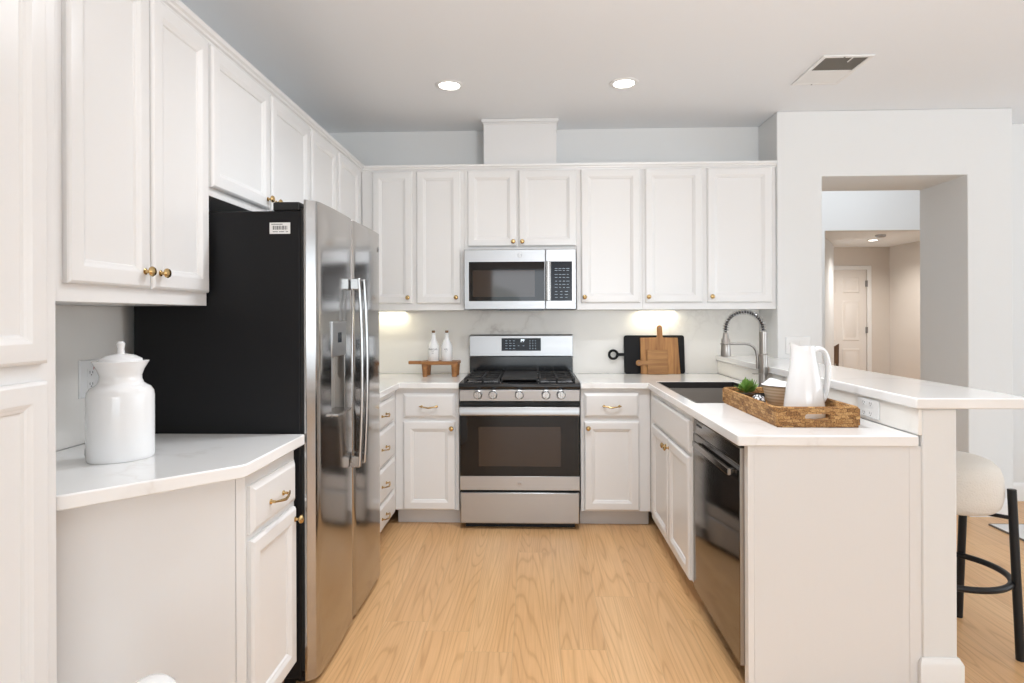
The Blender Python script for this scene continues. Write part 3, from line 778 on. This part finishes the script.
# sticker on the side panel (faces -Y)
st = MB().box(.0005, .0018, .094, .170, 1.651, 1.692).build('sticker', M['plate'], fg)
bc = MB(); rr = random.Random(11); y = .105
while y < .158:
    w_ = rr.choice((.0008, .0012, .0022)); bc.box(.0000, .0005, y, y + w_, 1.666, 1.680); y += w_ + rr.choice((.0009, .0014, .0026))
for k in range(12):
    if k not in (4, 9): bc.box(.0, .0005, .158 - k * .0048 - .0036, .158 - k * .0048, 1.6575, 1.6600)
for k in range(8): bc.box(.0, .0005, .163 - k * .0052 - .0042, .163 - k * .0052, 1.6845, 1.6872)
bc.build('barcode', M['ink'], st)

# ------------------------------------------------------------------ dishwasher (faces -x): local x along -Y
dw = thing('dishwasher', 'black stainless dishwasher in the peninsula, nearest the camera', 'dishwasher', (.830, -1.617, 0), -PI / 2)
DWW = .632
MB().box(.004, DWW - .004, .034, .58, .10, .880).build('body', M['blackm'], dw)
dd = MB().prism_yz([(0, .085), (0, .800), (.004, .806), (.030, .806), (.030, .085)], .003, DWW - .003).build('door', M['dwsteel'], dw, bev=.003)
MB().prism_yz([(.001, .808), (.004, .868), (.030, .868), (.030, .808)], .003, DWW - .003).build('control_strip', M['dwsteel'], dw, bev=.002)
hb = MB().tube([(.10, -.022, .772), (DWW - .045, -.022, .772)], .01, sec=[(-.012, -.007), (.012, -.007), (.014, 0), (.012, .007), (-.012, .007), (-.014, 0)])
for x_ in (.11, DWW - .075): hb.box(x_, x_ + .02, -.018, -.0002, .764, .780)
hb.build('handle', M['dwsteel'], dd, bev=.002)
MB().box(.06, .13, .0002, .0028, .846, .853).build('badge', M['ink'], dw)
MB().box(.004, DWW - .004, .075, .12, 0, .084).build('toe_kick', M['blackm'], dw)
MB().box(DWW - .0028, DWW - .0008, .002, .0335, .085, .868).build('door_edge', M['nickel'], dd)

# ------------------------------------------------------------------ outlets and switches
def outlet(label, loc, rz, w=.072, h=.117, kind='duplex', n=1):
    r = thing('wall_outlet' if kind == 'duplex' else 'light_switch', label, 'outlet' if kind == 'duplex' else 'switch', loc, rz)
    MB().loops(-w / 2, w / 2, -h / 2, h / 2, [(0, -.0005), (0, -.003), (.003, -.006)]).build('plate', M['plate'], r, smooth=15)
    for k in range(n):
        cx_ = (k - (n - 1) / 2) * .046
        if kind == 'duplex':
            for zz in (-.0195, .0195):
                f = MB().box(cx_ - .0165, cx_ + .0165, -.0075, -.0062, zz - .014, zz + .014).build('receptacle', M['plate'], r, bev=.001)
                MB().box(cx_ - .0075, cx_ - .0055, -.0082, -.0074, zz - .003, zz + .006).box(cx_ + .0050, cx_ + .0070, -.0082, -.0074, zz - .003, zz + .005).lathe([(.0001, -.0082), (.0024, -.0082), (.0024, -.0074), (.0001, -.0074)], (cx_, 0, zz - .0075), 10, axis='Y').build('slots', M['slot'], f)
        else:
            MB().prism_yz([(-.0062, -.032), (-.0085, -.032), (-.0115, .032), (-.0062, .032)], cx_ - .0165, cx_ + .0165).build('rocker', M['plate'], r, bev=.001)
    return r
outlet('white duplex outlet on the left backsplash behind the white canister', (-1.4255, -2.447, 1.142), PI / 2, .100, .128)
outlet('white outlet on the low splash behind the tray, nearer the bar end', (1.4335, -1.985, .976), -PI / 2, .150, .075, n=2)
outlet('white two-gang switch plate on the wall above the bar', (1.875, -.3305, 1.143), 0, .165, .118, 'switch', 2)

# ------------------------------------------------------------------ ceiling fittings
def downlight(label, x, y, z, power, r=.062):
    o = thing('recessed_light', label, 'light', (x, y, z), 0, 'recessed ceiling lights')
    MB().lathe([(r + .024, -.0005), (r + .022, -.004), (r + .004, -.008), (r, -.006), (r - .002, -.002), (r - .002, -.0005)], n=36, close=False).build('trim_ring', M['trim'], o)
    MB().lathe([(.0001, -.003), (r - .003, -.003), (r - .003, -.001), (.0001, -.001)], n=32).build('diffuser', M['lampglow'], o)
    l = bpy.data.lights.new('ceiling_spot', 'SPOT'); l.energy = power; l.spot_size = math.radians(150); l.spot_blend = .9; l.shadow_soft_size = .06; l.color = (1, .97, .93)
    lo = new_obj('lamp', l, o, (0, 0, -.02))
    return o
downlight('left of the two round lit recessed ceiling lights in the kitchen', -.405, -.887, CE, 4)
downlight('right of the two round lit recessed ceiling lights in the kitchen', .630, -.873, CE, 4)
downlight('small lit recessed light in the entry ceiling beyond the wall opening', 5.059, 4.493, 2.44, 84)
sd = thing('smoke_detector', 'small round grey detector on the entry ceiling beyond the opening', 'smoke detector', (4.842, 3.92, 2.44))
MB().lathe([(.0001, -.0005), (.065, -.0005), (.065, -.022), (.05, -.034), (.0001, -.036)], n=28).build('cover', M['badge'], sd)

vt = thing('ceiling_vent', 'rectangular white ceiling vent, half open and dark, near the hall wall', 'vent', (1.765, -1.01, CE))
x0, x1, y0, y1 = -.135, .135, -.20, .20
f_ = MB()
for a in ((x0, x1, y0, y0 + .022), (x0, x1, y1 - .022, y1), (x0, x0 + .022, y0 + .022, y1 - .022), (x1 - .022, x1, y0 + .022, y1 - .022)): f_.box(*a, -.008, -.0005)
f_.build('frame', M['trim'], vt, bev=.002)
MB().box(x0 + .0225, x1 - .0225, -.005, y1 - .0225, -.007, -.003).build('closed_louvre', M['trim'], vt)
MB().box(x0 + .0225, x1 - .0225, y0 + .0225, -.006, -.003, -.001).build('duct_shade_plate', M['ventshade'], vt)  # flat plate, its dark colour stands for the shade inside the duct
MB().box(.028, .034, y0 + .0225, -.12, -.007, -.0035).build('damper_lever', M['trim'], vt)
for p in ((-.02, y0 + .011), (-.02, y1 - .011)): MB().lathe([(.0001, -.010), (.005, -.010), (.005, -.0082), (.0001, -.0082)], (p[0], p[1], 0), 12).build('screw', M['screw'], vt)

def strip_light(label, x, y, power, rz=0, L=.26):
    o = thing('under_cabinet_light', label, 'light', (x, y, 1.3895), rz, 'under-cabinet lights')
    MB().box(-L / 2 - .01, L / 2 + .01, -.02, .02, -.009, -.0005).build('housing', M['trim'], o, bev=.002)
    MB().box(-L / 2, L / 2, -.012, .012, -.0105, -.0092).build('diffuser', M['puckglow'], o)
    l = bpy.data.lights.new('strip_lamp', 'AREA'); l.shape = 'RECTANGLE'; l.size = L; l.size_y = .024; l.energy = power; l.color = (1, .91, .66)
    new_obj('lamp', l, o, (0, 0, -.012))
strip_light('slim strip light under the right wall cabinets above the cutting boards', .985, -.06, .75)
strip_light('slim strip light under the left wall cabinets beside the refrigerator', -.98, -.06, .45)
strip_light('slim strip light under the corner cabinet on the left wall', -1.36, -.75, .5, PI / 2)

# ------------------------------------------------------------------ counter things
# cutting boards leaning on the back wall
def leaning(name, label, cat, mb, m, x, y, tilt, bev=.003, group='cutting boards'):
    o = mb.build(name, m, None, bev=bev, loc=(x, y, ZC + .0006), rot=(-tilt, 0, 0)); tag(o, label, cat, group); return o
def rounded(x0, x1, z0, z1, r, n=6):
    p = []
    for cx_, cz_, a0 in ((x1 - r, z0 + r, -PI / 2), (x1 - r, z1 - r, 0), (x0 + r, z1 - r, PI / 2), (x0 + r, z0 + r, PI)):
        for i in range(n + 1): a = a0 + PI / 2 * i / n; p.append((cx_ + r * math.cos(a), cz_ + r * math.sin(a)))
    return p
b = MB().prism_xz(rounded(-.218, .218, 0, .279, .018), -.016, 0)
b.box(-.262, -.216, -.014, -.002, .128, .150)
b.torus((-.296, -.008, .139), .030, .0095, axis='Y', n=32, m=10)
leaning('cutting_board', 'large black cutting board with ring handle leaning on the backsplash', 'cutting board', b, M['blackboard'], .968, -.052, math.radians(6))
poly = [(-.142, 0), (.140, 0), (.128, .262), (.022, .264), (.019, .285), (.019, .335)]
poly += [(.019 * math.cos(a), .335 + .019 * math.sin(a)) for a in [PI * i / 8 for i in range(1, 8)]]
poly += [(-.019, .335), (-.019, .285), (-.022, .264), (-.142, .262)]
b = MB().prism_xz(poly, -.015, 0)
o2 = leaning('cutting_board', 'large wooden paddle cutting board in front of the black board', 'cutting board', b, M['acacia'], 1.006, -.080, math.radians(6.5))
MB().lathe([(.0001, -.0012), (.0055, -.0012), (.0055, -.0002), (.0001, -.0002)], (0, -.0152, .336), 12, axis='Y').build('hanging_hole', M['slot'], o2)
poly = [(-.072, 0), (.072, 0), (.072, .176), (-.072, .176), (-.072, .098), (-.120, .096)]
poly += [(-.132 + .022 * math.cos(a), .082 + .022 * math.sin(a)) for a in [PI * .3 + PI * 1.4 * i / 10 for i in range(11)]]
poly += [(-.120, .068), (-.072, .066)]
b = MB().prism_xz(poly, -.014, 0)
o3 = leaning('cutting_board', 'small wooden cutting board with side handle, front of the leaning stack', 'cutting board', b, M['acacia2'], .980, -.104, math.radians(6.5))
MB().lathe([(.0001, -.0012), (.005, -.0012), (.005, -.0002), (.0001, -.0002)], (-.133, -.0142, .082), 12, axis='Y').build('hanging_hole', M['slot'], o3)

# wooden riser with two bottles
rs = thing('riser_board', 'footed wooden serving riser holding two white bottles on the left counter', 'serving board', (-.575, -.20, ZC))
zt_ = .106
MB().prism([(-.222, -.020), (-.135, -.026), (-.115, -.070), (-.08, -.085), (.135, -.085), (.140, -.08), (.140, .08), (.135, .085), (-.08, .085), (-.115, .07), (-.135, .026), (-.222, .020)], zt_ - .022, zt_).build('board', M['riser'], rs, bev=.004)
for lx in (-.095, .112):
    for ly in (-.062, .062):
        MB().lathe([(.0001, .0006), (.017, .0006), (.024, zt_ - .0225), (.0001, zt_ - .0225)], (lx, ly, 0), 14).build('leg', M['riser'], rs)
def bottle(label, x, y, words):
    o = thing('bottle', label, 'bottle', (x, y, ZC + zt_ + .0006), 0, 'white cruet bottles on the riser')
    MB().lathe([(.0001, 0), (.037, 0), (.0395, .004), (.0395, .100), (.037, .112), (.026, .136), (.017, .158), (.0130, .178), (.0130, .192), (.015, .195), (.015, .199), (.0001, .199)], n=32).build('body', M['cer'], o)
    MB().lathe([(.0001, .1992), (.0095, .1992), (.012, .203), (.012, .213), (.010, .216), (.0001, .216)], n=18).build('stopper', M['cork'], o)
    lm = MB()
    def wrap(me):
        for v in me.vertices:
            th = v.co.x / .0398; rad = .0398 + v.co.z
            v.co = Vector((rad * math.sin(th), -rad * math.cos(th), v.co.y))
        return me
    me = wrap(text_mesh(words[0], .017, M['ink'])); new_obj('lettering', me, o, (0, 0, .083))
    for k, wd in enumerate(words[1:]):
        me = wrap(text_mesh(wd, .008, M['ink'])); new_obj('lettering', me, o, (0, 0, .067 - k * .012))
    return o
bottle('white bottle with wide black lettering, left on the wooden riser', -.620, -.20, ('VINEGAR', 'white', 'wine'))
bottle('white bottle with short black lettering, right on the wooden riser', -.525, -.20, ('OIL', 'olive'))

# white canister on the left counter (oval)
cn = thing('canister', 'large glossy white oval ceramic canister with lid on the left counter', 'canister', (-1.148, -2.684, ZC + .0006), math.radians(38))
cn.scale = (.71, .78, .91)
prof = [(.0001, 0), (.118, 0), (.122, .004), (.124, .012), (.124, .205), (.121, .222), (.110, .236), (.094, .243), (.084, .250), (.078, .262), (.077, .275), (.086, .295), (.101, .316), (.105, .321), (.102, .323), (.0001, .322)]
MB().lathe(prof, n=64, sx=1.0, sy=.66).build('body', M['cer'], cn)
ld = MB().lathe([(.0001, .3225), (.080, .3225), (.078, .330), (.055, .340), (.025, .346), (.0001, .347)], n=48, sx=1, sy=.66).build('lid', M['cer'], cn)
MB().lathe([(.0001, .346), (.016, .346), (.014, .352), (.0125, .362), (.016, .372), (.016, .380), (.010, .386), (.0001, .387)], n=20).build('lid_knob', M['cer'], ld)
MB().box(-.0945, -.0925, -.006, .006, .298, .312).build('price_mark', M['redmark'], cn, rot=(0, 0, 0))
MB().torus((-.1245, 0, .035), .010, .0018, axis='X', n=20, m=6).build('maker_mark', M['badge'], cn)

# wicker tray
tr = thing('wicker_tray', 'rectangular woven seagrass tray on the peninsula counter', 'tray', (1.158, -1.825, ZC + .0006))
TX, TY, TH, tw = .150, .318, .070, .014
MB().box(-TX, TX, -TY, TY, 0, .008).build('tray_base', M['wicker'], tr)
def wall_long(sx):
    mb = MB(); mb.prism_xz([(sx * TX, .0085), (sx * (TX + .010), TH), (sx * (TX + .010 - tw), TH), (sx * (TX - tw), .0085)], -TY + tw - .001, TY - tw + .001); return mb
for sx in (-1, 1): wall_long(sx).build('tray_side', M['wicker'], tr)
def end_wall(sy):
    # with a hand hole
    mb = MB(); hx, hz0, hz1 = .048, .026, .050
    y0_, y1_ = (sy * TY, sy * (TY - tw)); y0_, y1_ = min(y0_, y1_), max(y0_, y1_)
    xa = TX + .006
    outer = [(-xa, .0085), (xa, .0085), (xa, TH), (-xa, TH)]
    hole = rounded(-hx, hx, hz0, hz1, .011, 4)
    bm = mb.bm
    for y_ in (y0_, y1_): pass
    # strips: bottom, top, left, right around the hole + rounded corner fillers
    mb.box(-xa, xa, y0_, y1_, .0085, hz0); mb.box(-xa, xa, y0_, y1_, hz1, TH)
    mb.box(-xa, -hx, y0_, y1_, hz0, hz1); mb.box(hx, xa, y0_, y1_, hz0, hz1)
    for cx_, sgx in ((-hx, 1), (hx, -1)):
        for cz_, sgz in ((hz0, 1), (hz1, -1)):
            mb.prism_xz([(cx_, cz_), (cx_ + sgx * .010, cz_), (cx_ + sgx * .003, cz_ + sgz * .003), (cx_, cz_ + sgz * .010)], y0_, y1_)
    bmesh.ops.remove_doubles(bm, verts=bm.verts, dist=.00005)
    return mb
for sy in (-1, 1): end_wall(sy).build('tray_end', M['wicker'], tr)
rim = MB()
rp = rounded(-TX - .003, TX + .003, -TY + .006, TY - .006, .02, 5)
rim.tube([(p[0], p[1], TH - .001) for p in rp], .0085, 8, closed=True)
rim.build('tray_rim', M['wicker'], tr)

ZTR = ZC + .0095
# pitcher
pt = thing('pitcher', 'tall white ceramic pitcher standing in the woven tray', 'pitcher', (1.204, -1.925, ZTR), 0)
prof = [(.079, 0), (.080, .004), (.077, .05), (.067, .13), (.054, .20), (.0455, .245), (.0425, .265), (.041, .288)]
pm_ = MB(); n = 48; rings = []
def pit(r, z, a, lipf):
    # spout toward -x
    k = max(0.0, math.cos(a - PI)) ** 8 * lipf
    return ((r + .016 * k) * math.cos(a), (r + .022 * k * .2) * math.sin(a), z + .012 * k)
allp = [(.0001, 0, 0)] + [(r, z, max(0, (z - .22) / .065)) for r, z in prof] + [(.0375, .288, 1), (.039, .265, .8), (.046, .20, .3), (.06, .06, 0), (.0001, .05, 0)]
for r, z, lf in allp: rings.append(pm_.verts([pit(r, z, 2 * PI * i / n, lf if r > .01 else 0) for i in range(n)]))
for a, b in zip(rings, rings[1:]):
    for i in range(n): pm_.face([a[i], a[(i + 1) % n], b[(i + 1) % n], b[i]])
pm_.build('body', M['cer'], pt, smooth=50)
hp = [(.034, 0, .262), (.054, 0, .276), (.076, 0, .272), (.091, 0, .250), (.098, 0, .215), (.097, 0, .17), (.092, 0, .12), (.086, 0, .080), (.070, 0, .055)]
# smooth the path
def smoothp(P, k=3):
    P = [Vector(p) for p in P]
    for _ in range(k):
        Q = [P[0]]
        for a, b in zip(P, P[1:]): Q += [a * .75 + b * .25, a * .25 + b * .75]
        Q.append(P[-1]); P = Q
    return P
MB().tube(smoothp(hp, 2), .01, sec=[(.0105 * math.cos(2 * PI * i / 12), .0145 * math.sin(2 * PI * i / 12)) for i in range(12)]).build('handle', M['cer'], pt)

# bowl with folded white cloth
bo = thing('bowl', 'beige banded stoneware bowl in the tray, behind the pitcher', 'bowl', (1.214, -1.712, ZTR))
bo.scale = (1.22, 1.22, 1.05)
MB().lathe([(.0001, 0), (.052, 0), (.056, .004), (.066, .04), (.075, .080), (.077, .094), (.074, .094), (.071, .080), (.06, .03), (.0001, .012)], n=48).build('body', M['bowl'], bo)
cl = MB(); n = 40; rg_ = random.Random(2); rows = []
for k in range(9):
    r = .0001 + .082 * k / 8; ring = []
    for i in range(n):
        a = 2 * PI * i / n; fold = .007 * math.sin(3 * a + 1 + k * .2) * (k / 8) + .004 * math.sin(7 * a)* (k / 8)
        z = .108 - .010 * (k / 8) ** 2 + fold + (.012 * max(0, math.cos(a - 1.9)) ** 6 * (k / 8))
        if k == 8: z = .0975
        ring.append((r * math.cos(a), r * math.sin(a), z))
    rows.append(cl.verts(ring))
for a, b in zip(rows, rows[1:]):
    for i in range(n): cl.face([a[i], a[(i + 1) % n], b[(i + 1) % n], b[i]])
cl.face(rows[-1][::-1])
co_ = cl.build('folded_cloth', M['cloth'], None, loc=(1.214, -1.712, ZTR + .005)); co_.scale = (1.2, 1.2, 1); tag(co_, 'white folded cloth lying on top of the beige bowl', 'cloth')

# plant
pl = thing('succulent', 'small green succulent sprig in the tray, left of the bowl', 'plant', (1.085, -1.595, ZTR))
pl.scale = (1.15, 1.15, 1.15)
MB().lathe([(.0001, 0), (.024, 0), (.030, .035), (.032, .042), (.027, .042), (.0001, .036)], n=20).build('pot', M['walnut'], pl)
lf = MB(); rr = random.Random(4)
def leaf(mb, base, d, L, wd):
    d = d.normalized(); side = d.cross(Vector((0, 0, 1))); side = side.normalized() if side.length > .01 else Vector((1, 0, 0)); nrm = side.cross(d)
    secs = [(0, .25), (.3, .85), (.6, 1), (.85, .6), (1, .08)]; rings = []
    for t, k in secs:
        p = base + d * L * t + nrm * (.006 * t * t)
        rings.append(mb.verts([p + side * wd * k, p + nrm * wd * .3 * k, p - side * wd * k, p - nrm * wd * .3 * k]))
    for a, b in zip(rings, rings[1:]):
        for i in range(4): mb.face([a[i], a[(i + 1) % 4], b[(i + 1) % 4], b[i]])
    mb.face(rings[0][::-1]); mb.face(rings[-1])
for k in range(70):
    a = rr.random() * 2 * PI; el = .1 + rr.random() * 1.3
    d = Vector((math.cos(a) * math.cos(el), math.sin(a) * math.cos(el), math.sin(el)))
    leaf(lf, Vector((rr.uniform(-.012, .012), rr.uniform(-.012, .012), .04 + rr.uniform(0, .012))) + d * .012, d, .028 + rr.random() * .022, .006 + rr.random() * .003)
lf.build('leaves', M['leaf'], pl)
def blob(mb, c, r, n=20):
    pr = [(r * math.sin(PI * i / 12) if 0 < i < 12 else .0001, -r * math.cos(PI * i / 12)) for i in range(13)]
    mb.lathe(pr, c, n)
    return mb
ob = blob(MB(), (0, 0, .031), .031).build('decorative_ball', M['speckle'], None, loc=(1.088, -1.735, ZTR)); tag(ob, 'small black and white patterned ball in the tray, before the bowl', 'ornament')

# ------------------------------------------------------------------ bar stool
so = thing('bar_stool', 'cream boucle bar stool with black legs and ring footrest by the bar', 'stool', (1.822, -1.865, 0))
MB().lathe([(.0001, .552), (.140, .552), (.160, .557), (.175, .572), (.184, .605), (.186, .65), (.183, .692), (.172, .725), (.150, .748), (.12, .760), (.07, .767), (.0001, .769)], n=56).build('seat', M['boucle'], so)
for sx in (-1, 1):
    for sy in (-1, 1):
        MB().tube([(sx * .160, sy * .170, 0), (sx * .160, sy * .130, .655)], .0155, 14).build('leg', M['blackm'], so)
        MB().tube([(sx * .157, sy * .137, .543), (sx * .08, sy * .07, .543)], .008, 8).build('bracket', M['blackm'], so)
MB().torus((0, 0, .285), .205, .0125, n=56, m=12).build('footrest', M['blackm'], so)

# rug
rgm = thing('area_rug', 'corner of a pale rug on the floor beyond the bar stool', 'rug', (4.2, -1.6, 0))
MB().box(-1.20, 1.4, -1.3, 1.09, .0005, .010).build('pile', M['rug'], rgm)
MB().box(-1.206, -1.2005, -1.3, 1.096, .0005, .011).box(-1.2, 1.4, 1.0905, 1.096, .0005, .011).build('binding', M['rugedge'], rgm)

# brown chair in the entry
hc_ = thing('wooden_chair', 'dark brown chair standing by the front door beyond the opening', 'chair', (4.83, 5.295, 0))
MB().box(-.18, .18, -.10, .10, .43, .46).build('seat', M['walnut'], hc_, bev=.006)
MB().prism_xz([(-.18, .56), (.175, .56), (.18, .885), (-.18, .66)], .075, .098).build('backrest', M['walnut'], hc_, bev=.004)
for sx in (-1, 1):
    for sy in (-1, 1): MB().box(sx * .16 - .016, sx * .16 + .016, sy * .08 - .016, sy * .08 + .016, 0, .4295).build('leg', M['walnut'], hc_, bev=.003)
    MB().box(sx * .155 - .014, sx * .155 + .014, .072, .098, .4605, .5595).build('post', M['walnut'], hc_)

# white rounded top at the bottom edge of the picture
va = thing('floor_vase', 'white rounded vase top rising at the bottom edge before the angled cabinet', 'vase', (-.722, -3.2, 0))
va.scale = (.92, .92, .978)
MB().lathe([(.0001, 0), (.09, 0), (.115, .03), (.125, .12), (.118, .25), (.09, .38), (.066, .47), (.060, .52), (.058, .555), (.050, .578), (.034, .592), (.016, .597), (.0001, .598)], n=40).build('body', M['cer'], va)

# ------------------------------------------------------------------ garden beyond the rear glass (only met in reflections)
hg = MB(); rr = random.Random(9)
for k in range(46):
    x = rr.uniform(-4, 7); z = rr.uniform(.2, 1.9); y = -15.4 + rr.uniform(-.5, .5); r = rr.uniform(.35, .7)
    blob(hg, (x, y, z), r, 12)
ho = hg.build('garden_hedge', M['leaf2']); ho['kind'] = 'stuff'; ho['label'] = 'clipped green garden hedge beyond the rear glass doors'; ho['category'] = 'hedge'
